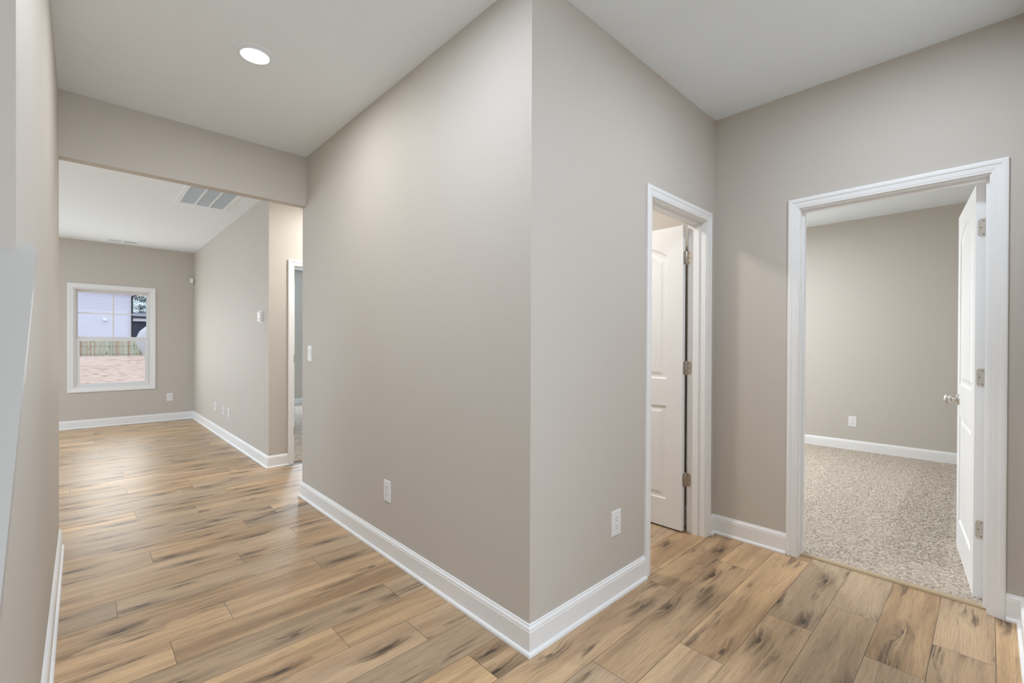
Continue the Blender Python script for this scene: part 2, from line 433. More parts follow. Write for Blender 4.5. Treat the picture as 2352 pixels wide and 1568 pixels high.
# ------------------------------------------------------------------ baseboards
BASE = [(0, 0), (0.024, 0), (0.0245, 0.006), (0.0225, 0.013), (0.018, 0.017), (0.0135, 0.0185), (0.0135, 0.096), (0.0115, 0.099), (0.0125, 0.104), (0.010, 0.110), (0.006, 0.114), (0.0055, 0.119), (0.002, 0.122), (0, 0.122)]
BASE2 = [(0, 0), (0.0135, 0), (0.0135, 0.096), (0.0115, 0.099), (0.0125, 0.104), (0.010, 0.110), (0.006, 0.114), (0.0055, 0.119), (0.002, 0.122), (0, 0.122)]
def baseboard(name, pts, prof=BASE, z=0.0):
    """pts: plan polyline along the wall faces; room is on the left of travel"""
    P = [Vector(p) for p in pts]; dirs = [(b - a).normalized() for a, b in zip(P, P[1:])]
    nrm = [Vector((-d.y, d.x)) for d in dirs]; rings = []
    for i, p in enumerate(P):
        if i == 0: m = nrm[0]
        elif i == len(P) - 1: m = nrm[-1]
        else:
            m = nrm[i - 1] + nrm[i]; m = m / (m.dot(nrm[i]))
        rings.append([(p.x + m.x * (o + 0.0004), p.y + m.y * (o + 0.0004), z + h + 0.0003) for o, h in prof])
    mb = MB(); mb.sweep(rings)
    return structure(mb.build(name, M['trim']))
CW = 0.062   # casing + reveal
baseboard('baseboard_center', [(xL + T + 1.5, ye), (xL, ye), (xL, yc), (d1[0] - CW, yc)][::-1])
baseboard('baseboard_corner', [(d1[1] + CW, yc), (xR, yc), (xR, d2[1] + CW)][::-1])
baseboard('baseboard_near', [(xR, d2[0] - CW), (xR, yN), (xL, yN), (xL, -3.0)][::-1])
baseboard('baseboard_left', [(xS, -0.20), (xS, ye), (-4.99, ye)][::-1])
baseboard('baseboard_living', [(d3[0] - CW, yV), (xW, yV), (xW, yF), (-5.0, yF)])
baseboard('baseboard_bathroom', [(xR, yc + T + 0.02), (xR, 3.2), (xL + T, 3.2)])
baseboard('baseboard_bedroom', [(xR + T + 0.1, -1.5), (xB, -1.5), (xB, YB), (xR + T, YB), (xR + T, d2[1] + CW)], BASE2, 0.004)
baseboard('baseboard_far_bedroom', [(5.0, Y3), (xW + T, Y3)], BASE2, 0.004)

# ------------------------------------------------------------------ door casings, jambs
CAS = [(0, 0), (0, 0.008), (0.003, 0.0095), (0.009, 0.0098), (0.012, 0.0115), (0.024, 0.0125), (0.0325, 0.0133), (0.0345, 0.0158), (0.040, 0.0172), (0.050, 0.0172), (0.055, 0.0155), (0.057, 0.012), (0.057, 0)]
def casing_mb(mb, o, ud, nd, u0, u1, zt, prof=CAS, zb=None):
    """ud: plan direction along wall, nd: outward normal. zb given = closed frame"""
    ud = Vector(ud); nd = Vector(nd); o = Vector(o)
    def pt(u, z, h): return tuple(o + ud * u + nd * (h + 0.0003) + Vector((0, 0, z)))
    if zb is None:
        rings = [[pt(u0 - t, 0.0005, h) for t, h in prof], [pt(u0 - t, zt + t, h) for t, h in prof], [pt(u1 + t, zt + t, h) for t, h in prof], [pt(u1 + t, 0.0005, h) for t, h in prof]]
        mb.sweep(rings)
    else:
        rings = [[pt(u0 - t, zb - t, h) for t, h in prof], [pt(u0 - t, zt + t, h) for t, h in prof], [pt(u1 + t, zt + t, h) for t, h in prof], [pt(u1 + t, zb - t, h) for t, h in prof]]
        mb.sweep(rings, closed=True)
def door_trim(name, axis, a0, a1, f0, f1, stop_side):
    """frame of a doorway. axis 'x': opening runs along x, wall faces at y=f0 (hall) and y=f1."""
    root = structure(empty(name, ((a0 + a1) / 2, f0, 0) if axis == 'x' else (f0, (a0 + a1) / 2, 0)))
    off = Vector(root.location)
    ud = (1, 0, 0) if axis == 'x' else (0, 1, 0)
    n0 = (0, -1, 0) if axis == 'x' else (-1, 0, 0); n1 = (0, 1, 0) if axis == 'x' else (1, 0, 0)
    R = 0.005
    for nd, f in ((n0, f0), (n1, f1)):
        mb = MB(); o = (0, f, 0) if axis == 'x' else (f, 0, 0)
        casing_mb(mb, Vector(o) - off, ud, nd, a0 - R, a1 + R, ZJ + R)
        mb.build('casing', M['trim'], root)
    def bx(mb, u0, u1, v0, v1, z0, z1):
        if axis == 'x': mb.box(u0 - off.x, u1 - off.x, v0 - off.y, v1 - off.y, z0, z1)
        else: mb.box(v0 - off.x, v1 - off.x, u0 - off.y, u1 - off.y, z0, z1)
    e = 0.0004
    mb = MB(); bx(mb, a0 - JT + e, a0, f0, f1, 0.0005, ZJ); bx(mb, a1, a1 + JT - e, f0, f1, 0.0005, ZJ); bx(mb, a0 - JT + e, a1 + JT - e, f0, f1, ZJ, ZJ + JT - e)
    mb.build('jamb', M['trim'], root)
    s0, s1 = f1 - 0.037 - 0.036, f1 - 0.037
    mb = MB(); st = 0.011
    bx(mb, a0, a0 + st, s0, s1, 0.0005, ZJ - st); bx(mb, a1 - st, a1, s0, s1, 0.0005, ZJ - st); bx(mb, a0, a1, s0, s1, ZJ - st, ZJ)
    mb.build('door_stop', M['trim'], root)
    return root
t1 = door_trim('trim_1', 'x', d1[0], d1[1], yc, yc + T, 1)
t2 = door_trim('trim_2', 'y', d2[0], d2[1], xR, xR + T, 1)
t3 = door_trim('trim_3', 'x', d3[0], d3[1], yV, yV + T, 1)
for z in (1.095, 0.349):   # hinge barrels on the far doorway's left jamb
    mb = MB(); mb.lathe([(0, -0.044), (0.0050, -0.043), (0.0050, 0.043), (0, 0.044)], (d3[0] - 0.0005 - t3.location.x, -0.0052, z), (0, 0, 1), 14)
    mb.build('hinge', M['nickel'], t3, smooth=True)
# strike plate on the latch jamb of the bedroom door
mb = MB(); mb.box(0.118 - 0.045, 0.118 - 0.012, d2[1] - t2.location.y - 0.0015, d2[1] - t2.location.y - 0.0002, 0.90, 0.957, 0.0004, 1)
mb.build('strike_plate', M['nickel'], t2)

# ------------------------------------------------------------------ door leaves
def leaf_mesh(Wd, Hd, Td=0.035):
    mb = MB(); bm = mb.bm
    st = 0.113; uA, uB = st, Wd - st
    panels = [(0.185, 0.822, 0.0), (1.005, 1.845, 0.075)]
    prof = [(0, 0), (0.003, 0.004), (0.010, 0.0075), (0.022, 0.0080), (0.030, 0.0070), (0.046, 0.0020)]
    N = 14
    def loop(p, ins):
        z0, z1, rise = p; a, b = uA + ins, uB - ins; c = (a + b) / 2; hf = (b - a) / 2
        pts = [(a, z0 + ins), (b, z0 + ins)]
        for i in range(N + 1):
            u = b + (a - b) * i / N; q = (u - c) / hf
            pts.append((u, z1 - ins + rise * (1 - abs(q) ** 2.2)))
        return pts
    for vface, sg in ((0.0, 1), (Td, -1)):
        def V(u, z, dep=0.0): return bm.verts.new((u, vface + sg * dep, z))
        def quad(u0, u1, z0, z1): bm.faces.new([V(u0, z0), V(u1, z0), V(u1, z1), V(u0, z1)])
        quad(0, uA, 0, Hd); quad(uB, Wd, 0, Hd); quad(uA, uB, 0, panels[0][0]); quad(uA, uB, panels[0][1], panels[1][0])
        arch = loop(panels[1], 0)[2:]
        for (ua, za), (ub, zb) in zip(arch, arch[1:]):
            bm.faces.new([V(ua, za), V(ua, Hd), V(ub, Hd), V(ub, zb)])
        for p in panels:
            R = [[V(u, z, dep) for u, z in loop(p, ins)] for ins, dep in prof]
            for A, B in zip(R, R[1:]):
                for i in range(len(A)):
                    j = (i + 1) % len(A); bm.faces.new((A[i], A[j], B[j], B[i]))
            bm.faces.new(R[-1])
    for (p, q) in (((0, 0), (0, Hd)), ((0, Hd), (Wd, Hd)), ((Wd, Hd), (Wd, 0)), ((Wd, 0), (0, 0))):
        bm.faces.new([bm.verts.new((p[0], 0, p[1])), bm.verts.new((q[0], 0, q[1])), bm.verts.new((q[0], Td, q[1])), bm.verts.new((p[0], Td, p[1]))])
    bmesh.ops.remove_doubles(bm, verts=bm.verts, dist=0.00005)
    return mb
def plate_pts(w, h, r):
    """rounded plate outline in (a, z): square at a=0, rounded at a=w"""
    p = [(0, -h / 2), (0, h / 2)]
    for i in range(7):
        t = math.pi / 2 * i / 6; p.append((w - r + r * math.sin(t), h / 2 - r + r * math.cos(t)))
    for i in range(7):
        t = math.pi / 2 * i / 6; p.append((w - r + r * math.cos(t), -h / 2 + r - r * math.sin(t)))
    return p
def hinge(parent, pin, z, adir, an, bdir, bn):
    """pin local point; plates along adir/bdir lying on faces with normals an/bn"""
    root = None
    mb = MB(); pin = Vector(pin)
    mb.lathe([(0, -0.047), (0.004, -0.046), (0.0055, -0.044), (0.0055, 0.044), (0.004, 0.046), (0, 0.047)], pin + Vector((0, 0, z)), (0, 0, 1), 16)
    root = mb.build('hinge', M['nickel'], parent, smooth=True)
    for dv, nv, off in ((adir, an, 0.0022), (bdir, bn, 0.0030)):
        dv = Vector(dv); nv = Vector(nv)
        base = pin - nv * off
        pl = MB(); pl.prism([base + dv * (a + 0.003) + nv * 0.0002 + Vector((0, 0, z + q)) for a, q in plate_pts(0.034, 0.089, 0.014)], nv * 0.0016)
        pl.build('hinge_plate', M['nickel'], root)
        sc = MB()
        for a, q in ((0.017, 0.033), (0.027, 0.0), (0.017, -0.033)):
            sc.lathe([(0.0036, 0.0), (0.0036, 0.0006), (0.0022, 0.0006), (0.0020, 0.0001), (0, 0.0001)], base + dv * a + nv * 0.0018 + Vector((0, 0, z + q)), nv, 12)
        sc.build('screw', M['screwm'], root)
    return root
M['screwm'] = metal('screw_steel', (0.28, 0.26, 0.24), 0.35)
def make_door(name, pin, ang, jamb_ang, Wd, lev=0.012):
    Hd = 2.031
    root = structure(empty(name, (pin[0], pin[1], lev), ang))
    lm = leaf_mesh(Wd, Hd)
    lf = lm.build('door_leaf', M['trim'], root); lf.location = (0.003, 0.009, 0)
    da = jamb_ang - ang
    ca, sa = math.cos(da), math.sin(da)
    for z in (1.817, 1.083, 0.337):
        hinge(root, (0, 0, 0), z, (-ca, -sa, 0), (-sa, ca, 0), (0, 1, 0), (-1, 0, 0))
    # knobs on both faces
    for sgn, vface in ((1, 0.009 + 0.035), (-1, 0.009)):
        o = Vector((0.003 + Wd - 0.062, vface + sgn * 0.0003, 0.912)); ax = (0, sgn, 0)
        mb = MB(); mb.lathe([(0.0125, 0.006), (0.011, 0.012), (0.010, 0.022), (0.0125, 0.031), (0.021, 0.034), (0.0262, 0.040), (0.0275, 0.048), (0.0262, 0.056), (0.020, 0.062), (0.010, 0.0645), (0, 0.065)], o, ax, 32)
        kb = mb.build('door_knob', M['nickel'], root, smooth=True)
        mb = MB(); mb.lathe([(0.0325, 0.0), (0.0325, 0.004), (0.030, 0.0075), (0.022, 0.0095), (0.0125, 0.011), (0.0, 0.011)], o, ax, 32)
        mb.build('rosette', M['nickel'], kb, smooth=True)
    mb = MB(); mb.box(0.003 + Wd, 0.003 + Wd + 0.001, 0.009 + 0.005, 0.009 + 0.030, 0.884, 0.940, 0.0003, 1); mb.box(0.003 + Wd, 0.003 + Wd + 0.009, 0.009 + 0.011, 0.009 + 0.024, 0.904, 0.920, 0.0015, 2)
    mb.build('latch', M['nickel'], root)
    return root
make_door('door_1', (2.934, 1.4005), math.radians(90), math.radians(90), 0.684)
make_door('door_2', (3.1965, 0.0080), math.radians(6.5), 0.0, 0.760)
make_door('door_3', (1.601, 5.0950), math.radians(82), math.radians(90), 0.760)
for o in bpy.data.objects:
    if o.name == 'door_3':
        # hinged on the opposite (left) jamb: mirror the leaf about its length
        o.scale = (1, -1, 1)

# carpet strip in the bedroom doorway
mb = MB(); a, b = d2[0] + 0.0005, d2[1] - 0.0005; x0 = xR + 0.055
prof = [(-0.015, 0.0004), (0.015, 0.0004), (0.015, 0.008), (0.011, 0.0125), (0.004, 0.0145), (-0.005, 0.0135), (-0.012, 0.0085), (-0.015, 0.0025)]
mb.sweep([[(x0 + p, y, h) for p, h in prof] for y in (a, b)])
ts = mb.build('threshold_strip', M['strip'], smooth=True)
tag(ts, 'thin tan metal carpet strip across the floor of the open bedroom doorway', 'threshold')

# ------------------------------------------------------------------ carpets
def carpet(name, x0, x1, y0, y1, step, seed, label, group, fine=None):
    rs = np.random.RandomState(seed)
    nx = int((x1 - x0) / step) + 1
    ys = np.linspace(y0, y1, int((y1 - y0) / step) + 1)
    if fine is not None:   # pile modelled finely where it is seen, coarser elsewhere
        ys = np.concatenate([np.arange(y0, fine[0], step * 3), np.arange(fine[0], fine[1], step), np.arange(fine[1], y1 - step, step * 3), [y1]])
    ny = len(ys)
    X, Y = np.meshgrid(np.linspace(x0, x1, nx), ys, indexing='ij')
    def smoothed(a, k):
        for _ in range(k):
            a = (a + np.roll(a, 1, 0) + np.roll(a, -1, 0) + np.roll(a, 1, 1) + np.roll(a, -1, 1)) / 5
        return a
    r1 = rs.rand(nx, ny); r1 = 0.45 * r1 + 0.55 * smoothed(r1, 1); r1 = np.clip(0.5 + (r1 - r1.mean()) / r1.std() * 0.28, 0, 1); r2 = smoothed(rs.rand(nx, ny), 2); r2 = (r2 - r2.mean()) / (r2.std() + 1e-9)
    big = smoothed(rs.rand(nx // 12 + 2, ny // 12 + 2), 2); big = np.kron(big, np.ones((12, 12)))[:nx, :ny]; big = (big - big.mean()) / big.std()
    Z = 0.007 + 0.0065 * r1 + 0.0008 * r2 + 0.0005 * big
    # vacuum tracks: the pile leans in alternating swaths
    lean = np.zeros_like(X)
    for (ang, off, wd, xa, xb, amp) in TRACKS:
        c, s = math.cos(ang), math.sin(ang)
        q = (Y - off) * c - (X - x0) * s
        lean += amp * ((np.abs(q) < wd) & (X > xa) & (X < xb))
    JX = (rs.rand(nx, ny) - 0.5) * step * 0.9 + lean * 0.006 * (r1 - 0.5); JY = (rs.rand(nx, ny) - 0.5) * step * 0.9
    edge = np.zeros_like(X); edge[0, :] = edge[-1, :] = 1; edge[:, 0] = edge[:, -1] = 1
    inner = 1 - edge
    co = np.stack([X + JX * inner, Y + JY * inner, np.where(edge > 0, 0.002, Z)], -1).reshape(-1, 3).astype(np.float32)
    idx = np.arange(nx * ny).reshape(nx, ny)
    q = np.stack([idx[:-1, :-1], idx[1:, :-1], idx[1:, 1:], idx[:-1, 1:]], -1).reshape(-1, 4).astype(np.int32)
    me = bpy.data.meshes.new(name)
    me.vertices.add(len(co)); me.vertices.foreach_set('co', co.ravel())
    me.loops.add(q.size); me.loops.foreach_set('vertex_index', q.ravel())
    me.polygons.add(len(q)); me.polygons.foreach_set('loop_start', np.arange(0, q.size, 4, dtype=np.int32))
    me.update(calc_edges=True)
    yarn = np.clip(0.15 + 0.6 * r1 + 0.10 * r2 + 0.25 * (rs.rand(nx, ny) - 0.5) , 0, 1)
    at = me.attributes.new('yarn', 'FLOAT', 'POINT'); at.data.foreach_set('value', yarn.ravel().astype(np.float32))
    return tag(link(name, me, M['carpet']), label, 'carpet', group, 'stuff')
TRACKS = [(0.15, 0.95, 0.16, 4.2, 6.3, 1.0), (0.02, 0.30, 0.14, 3.5, 6.4, -1.0), (-0.02, 0.62, 0.10, 4.0, 6.0, 1.0), (0.1, 1.5, 0.2, 3.6, 6.0, -1.0)]
carpet('carpet', xR + 0.0705, xB - 0.001, -1.499, YB - 0.001, 0.0043, 3, 'beige frieze carpet on the bedroom floor behind the right doorway', None, (-0.45, 2.4))
TRACKS = []
carpet('carpet', xW + T + 0.001, 4.999, yV + 0.06, Y3 - 0.001, 0.008, 4, 'beige carpet glimpsed through the narrow far doorway beside the hall wall', None)

# ------------------------------------------------------------------ seen window
def window():
    root = structure(empty('window_1', (0.355, yF, 0.55)))
    off = Vector(root.location)
    x0, x1, z0, z1 = WO
    def bx(mb, a, b, c, d, e, f, bv=0.0): mb.box(a - off.x, b - off.x, c - off.y, d - off.y, e - off.z, f - off.z, bv, 1)
    mb = MB(); pr = [(t * 1.14, h) for t, h in CAS]
    casing_mb(mb, (-off.x, 0, -off.z), (1, 0, 0), (0, -1, 0), x0 + 0.001, x1 - 0.001, z1 - 0.001, pr, z0 + 0.001)
    mb.build('window_casing', M['trim'], root)
    def frame(nm, a, b, e, f, t, ya, yb, mat, parent, tb=None, tt=None):
        tb = tb or t; tt = tt or t
        m_ = MB(); bx(m_, a, a + t, ya, yb, e, f); bx(m_, b - t, b, ya, yb, e, f); bx(m_, a + t, b - t, ya, yb, e, e + tb); bx(m_, a + t, b - t, ya, yb, f - tt, f)
        return m_.build(nm, M[mat], parent)
    frame('window_frame', x0 + 0.0005, x1 - 0.0005, z0 + 0.0005, z1 - 0.0005, 0.019, yF + 0.002, yF + 0.11, 'vinyl', root)
    a, b = x0 + 0.0195, x1 - 0.0195
    # upper sash, set further out
    up = frame('upper_sash', a, b, 1.305, z1 - 0.0195, 0.026, yF + 0.060, yF + 0.090, 'vinyl', root, 0.034, 0.036)
    mb = MB(); bx(mb, a + 0.024, b - 0.024, yF + 0.074, yF + 0.078, 1.335, z1 - 0.052); mb.build('glass_pane', M['glass'], up)
    mc = (a + b) / 2; mz = 1.688
    mb = MB(); bx(mb, mc - 0.009, mc + 0.009, yF + 0.069, yF + 0.0735, 1.339, z1 - 0.0555); bx(mb, a + 0.026, mc - 0.009, yF + 0.069, yF + 0.0735, mz - 0.009, mz + 0.009); bx(mb, mc + 0.009, b - 0.026, yF + 0.069, yF + 0.0735, mz - 0.009, mz + 0.009)
    mb.build('muntin', M['vinyl'], up)
    lo = frame('lower_sash', a + 0.002, b - 0.002, z0 + 0.0195, 1.318, 0.042, yF + 0.022, yF + 0.054, 'vinyl', root, 0.040, 0.044)
    mb = MB(); bx(mb, a + 0.040, b - 0.040, yF + 0.036, yF + 0.040, z0 + 0.057, 1.277); mb.build('glass_pane', M['glass'], lo)
    mb = MB(); bx(mb, mc - 0.03, mc + 0.03, yF + 0.030, yF + 0.052, 1.3185, 1.330, 0.003); mb.build('sash_lock', M['vinyl'], root)
    return root
window()

# ------------------------------------------------------------------ small wall and ceiling fittings
def oriented(loc, nrm):
    """matrix: local x along wall, local y = out of the wall (normal), z up"""
    n = Vector(nrm); z = Vector((0, 0, 1)); x = n.cross(z)
    m = Matrix((x, n, z)).transposed().to_4x4(); m.translation = Vector(loc); return m
def cover(parent, w=0.080, h=0.124, t=0.0055, name='cover_plate', mat='plastic'):
    mb = MB(); mb.box(-w / 2, w / 2, 0.0003, t, -h / 2, h / 2)
    ed = [e for e in mb.bm.edges if all(v.co.y > t - 1e-5 for v in e.verts)]
    bmesh.ops.bevel(mb.bm, geom=ed, offset=0.0035, segments=3, affect='EDGES')
    return mb.build(name, M[mat], parent)
def receptacle_mesh():
    mb = MB(); R = 0.0172; pts = []
    for k in range(32):
        a = 2 * math.pi * k / 32; pts.append((max(-0.0145, min(0.0145, R * math.cos(a))), R * math.sin(a)))
    t0, t1 = 0.0050, 0.0070
    mb.prism([(x, t0, z) for x, z in pts], (0, t1 - t0, 0))
    return mb
def make_outlet(label):
    r = empty('electrical_outlet')
    cover(r)
    for s in (1, -1):
        mb = receptacle_mesh(); rc = mb.build('receptacle', M['plastic'], r); rc.location = (0, 0, s * 0.0195)
        mb = MB(); y = 0.00705
        mb.box(-0.0075, -0.0052, y, y + 0.0003, 0.0005, 0.0095); mb.box(0.0052, 0.0072, y, y + 0.0003, 0.0015, 0.0085)
        mb.lathe([(0.0026, 0.0), (0.0026, 0.0003), (0, 0.0003)], (0, y, -0.0075), (0, 1, 0), 12)
        mb.build('slots', M['dark'], rc)
    mb = MB(); mb.lathe([(0.003, 0.0052), (0.003, 0.0064), (0, 0.0066)], (0, 0, 0), (0, 1, 0), 12); mb.build('screw', M['plastic'], r)
    return tag(r, label, 'outlet', 'electrical outlets')
def copy_tree(o, parent=None):
    c = o.copy(); COL.objects.link(c)
    if parent is not None: c.parent = parent
    for ch in list(o.children): copy_tree(ch, c)
    return c
ou = make_outlet('white duplex outlet low on the long beige hall wall left of the corner')
ou.matrix_world = oriented((xL, 2.442, 0.382), (-1, 0, 0))
for loc, nrm, lab in (((1.920, yc, 0.368), (0, -1, 0), 'white duplex outlet low on the wall between the outside corner and the narrow door'),
                      ((1.036, yF, 0.380), (0, -1, 0), 'white duplex outlet right of and below the far window'),
                      ((xB, 1.121, 0.348), (-1, 0, 0), 'white duplex outlet on the bedroom wall seen through the right doorway')):
    c = copy_tree(ou); c.matrix_world = oriented(loc, nrm); c['label'] = lab

# rocker switch on the long wall
sw = empty('light_switch'); cover(sw, 0.078, 0.122)
mb = MB(); mb.box(-0.0168, 0.0168, 0.0050, 0.0062, -0.0335, 0.0335); mb.build('switch_frame', M['plastic'], sw)
mb = MB(); mb.prism([(-0.0155, 0.0055, -0.032), (-0.0155, 0.0088, -0.031), (-0.0155, 0.0068, 0.0), (-0.0155, 0.0115, 0.031), (-0.0155, 0.0055, 0.032)], (0.031, 0, 0)); mb.build('rocker', M['plastic'], sw)
sw.matrix_world = oriented((xL, 3.697, 1.172), (-1, 0, 0))
tag(sw, 'white rocker light switch at the far end of the long hall wall', 'light switch')

# three narrow low voltage plates on the living room wall
wp = empty('wall_plate'); cover(wp, 0.074, 0.122)
mb = MB(); mb.lathe([(0.0062, 0.0053), (0.0062, 0.0075), (0.0045, 0.0075), (0.0045, 0.014), (0.0012, 0.0145), (0, 0.0145)], (0, 0, 0), (0, 1, 0), 16); mb.build('jack', M['nickel'], wp, smooth=True)
for z in (0.042, -0.042):
    mb = MB(); mb.lathe([(0.0028, 0.0053), (0.0028, 0.0064), (0, 0.0066)], (0, 0, z), (0, 1, 0), 10); mb.build('screw', M['plastic'], wp)
wp.matrix_world = oriented((xW, 7.445, 0.372), (-1, 0, 0))
tag(wp, 'small white wall plate low on living room wall, nearest the far corner of three', 'wall plate', 'wall plates on the living room wall')
for y, lab in ((6.950, 'small white wall plate low on living room wall, middle one of three'), (6.655, 'small white wall plate low on living room wall, nearest the thermostat end of three')):
    c = copy_tree(wp); c.matrix_world = oriented((xW, y, 0.370), (-1, 0, 0)); c['label'] = lab

# thermostat
th = empty('thermostat')
mb = MB(); mb.box(-0.068, 0.068, 0.0003, 0.007, -0.062, 0.062, 0.003, 3); mb.build('back_plate', M['plastic'], th, smooth=True)
mb = MB(); mb.box(-0.058, 0.058, 0.0065, 0.028, -0.050, 0.052, 0.004, 3); mb.build('body', M['plastic'], th, smooth=True)
mb = MB(); mb.box(-0.030, 0.018, 0.0281, 0.0288, -0.030, -0.014); mb.build('display', M['screen'], th)
mb = MB(); mb.box(0.026, 0.044, 0.0278, 0.0300, -0.030, -0.006, 0.001, 1); mb.build('button', M['plastic'], th)
th.matrix_world = oriented((xW, 5.215, 1.527), (-1, 0, 0))
tag(th, 'white wall thermostat near the outer corner of the living room wall', 'thermostat')

# motion sensor in the far corner
ms = empty('motion_sensor')
mb = MB(); mb.box(-0.030, 0.030, 0.0, 0.030, -0.042, 0.042, 0.010, 4); mb.build('housing', M['ivory'], ms, smooth=True)
mb = MB(); mb.box(-0.016, 0.016, 0.0285, 0.034, -0.018, 0.020, 0.004, 3); mb.build('lens', M['plastic'], ms, smooth=True)
mb = MB(); mb.prism([(-0.022, 0.002, 0.03), (0.022, 0.002, 0.03), (0.0, -0.020, 0.03)], (0, 0, -0.06)); mb.build('corner_bracket', M['ivory'], ms)
ms.matrix_world = oriented((xW - 0.024, yF - 0.024, 2.278), (-0.7071, -0.7071, 0))
tag(ms, 'small off-white motion sensor high in the far corner right of the window', 'sensor')

# recessed light
rl = empty('recessed_light', (0.652, 2.627, H))
mb = MB(); mb.lathe([(0.097, -0.0003), (0.096, -0.004), (0.088, -0.006), (0.074, -0.0065), (0.070, -0.0045), (0.0685, -0.012), (0.0665, -0.012), (0.0655, -0.001), (0.0, -0.001)], (0, 0, 0), (0, 0, 1), 64); mb.build('trim_ring', M['ceil'], rl, smooth=True)
mb = MB(); mb.lathe([(0.0655, -0.002), (0.0650, -0.0065), (0.045, -0.0075), (0, -0.008)], (0, 0, 0), (0, 0, 1), 64); mb.build('lens', M['lens'], rl, smooth=True)
tag(rl, 'round recessed ceiling light glowing white above the hallway', 'ceiling light')

# return air grille, louvres in three bays
def grille(x0, x1, y0, y1):
    r = empty('return_air_vent', ((x0 + x1) / 2, (y0 + y1) / 2, H)); off = r.location
    def bx(mb, a, b, c, d, e, f): mb.box(a - off.x, b - off.x, c - off.y, d - off.y, -f, -e)
    bd = 0.040
    mb = MB(); bx(mb, x0, x0 + bd, y0, y1, 0.0004, 0.008); bx(mb, x1 - bd, x1, y0, y1, 0.0004, 0.008); bx(mb, x0 + bd, x1 - bd, y0, y0 + bd, 0.0004, 0.008); bx(mb, x0 + bd, x1 - bd, y1 - bd, y1, 0.0004, 0.008)
    mb.build('frame', M['ceil'], r)
    mb = MB(); bx(mb, x0 + bd, x1 - bd, y0 + bd, y1 - bd, 0.0003, 0.0008); mb.build('backing', M['ceil'], r)
    wI = x1 - x0 - 2 * bd
    for k in (1, 2):
        c = x0 + bd + wI * k / 3; mb = MB(); bx(mb, c - 0.009, c + 0.009, y0 + bd, y1 - bd, 0.0008, 0.009); mb.build('divider', M['ceil'], r)
    mb = MB(); n_ = int((y1 - y0 - 2 * bd) / 0.0122)
    for i in range(n_):
        y = y0 + bd + 0.008 + i * (y1 - y0 - 2 * bd - 0.012) / n_
        mb.prism([(x0 + bd - off.x, y + 0.009 - off.y, -0.0012), (x0 + bd - off.x, y - off.y, -0.0072), (x0 + bd - off.x, y + 0.0012 - off.y, -0.0078), (x0 + bd - off.x, y + 0.0102 - off.y, -0.0012)], (wI, 0, 0))
    mb.build('louvres', M['ceil'], r)
    for sx in (x0 + 0.012, x1 - 0.012):
        mb = MB(); mb.lathe([(0.005, -0.008), (0.005, -0.010), (0, -0.0105)], (sx - off.x, 5.70 - off.y, 0), (0, 0, 1), 12); mb.build('screw', M['duct'], r)
    return tag(r, 'large white return air grille on the living room ceiling behind the beam', 'vent')
grille(0.715, 1.180, 5.14, 5.935)
def register(x0, x1, y0, y1):
    r = empty('supply_register', ((x0 + x1) / 2, (y0 + y1) / 2, H)); off = r.location
    def bx(mb, a, b, c, d, e, f): mb.box(a - off.x, b - off.x, c - off.y, d - off.y, -f, -e)
    bd = 0.024; by = 0.056; mid = (x0 + x1) / 2
    mb = MB(); bx(mb, x0, x0 + bd, y0, y1, 0.0004, 0.008); bx(mb, x1 - bd, x1, y0, y1, 0.0004, 0.008); bx(mb, x0 + bd, x1 - bd, y0, y0 + by, 0.0004, 0.006); bx(mb, x0 + bd, x1 - bd, y1 - by, y1, 0.0004, 0.006); bx(mb, mid - 0.010, mid + 0.010, y0 + by, y1 - by, 0.0008, 0.008)
    mb.build('frame', M['ceil'], r)
    mb = MB(); bx(mb, x0 + bd, x1 - bd, y0 + by, y1 - by, 0.0003, 0.0008); mb.build('backing', M['dark'], r)
    mb = MB()
    for s, (a, b) in ((1, (x0 + bd, mid - 0.010)), (-1, (mid + 0.010, x1 - bd))):
        for i in range(11):
            x = a + (b - a) * (i + 0.5) / 11
            mb.prism([(x - off.x, y0 + by - off.y, -0.001), (x + s * 0.006 - off.x, y0 + by - off.y, -0.008), (x + s * 0.007 - off.x, y0 + by - off.y, -0.0075), (x + 0.001 * s - off.x, y0 + by - off.y, -0.001)], (0, y1 - y0 - 2 * by, 0))
    mb.build('louvres', M['ceil'], r)
    return tag(r, 'narrow white supply register on the ceiling close to the far window wall', 'vent')
register(0.262, 0.622, 8.70, 8.885)

# ------------------------------------------------------------------ outdoors through the window
def ground_z(y): return -0.45 + (y - 9.3) * 0.0065 if y < 63 else -0.10
mb = MB(); ys = [9.3, 20, 30, 40, 50, 63, 120]
for a, b in zip(ys, ys[1:]):
    mb.face([(-40, a, ground_z(a)), (60, a, ground_z(a)), (60, b, ground_z(b)), (-40, b, ground_z(b))])
gr = mb.build('ground', M['straw']); gr['kind'] = 'structure'
def fence():
    y = 63.0; z0 = -0.10; r = empty('fence', (3.0, y, z0)); off = r.location
    mb = MB(); x = -14.0
    rg = random.Random(2)
    while x < 24:
        h = 1.84 + rg.uniform(-0.02, 0.02); mb.box(x - off.x, x + 0.1395 - off.x, 0.0, 0.02, 0.03, h); x += 0.14
    mb.build('pickets', M['fence'], r)
    for z in (0.20, 1.02, 1.65):
        mb = MB(); mb.box(-17, 21, -0.05, -0.001, z, z + 0.09); mb.build('rail', M['fence'], r)
    for k in range(-5, 8):
        mb = MB(); c = 2.25 + 2.44 * k - off.x; mb.box(c - 0.05, c + 0.05, -0.14, -0.052, 0.0, 1.82); mb.build('post', M['fence'], r)
    return tag(r, 'weathered wooden picket fence along the end of the straw yard', 'fence')
fence()
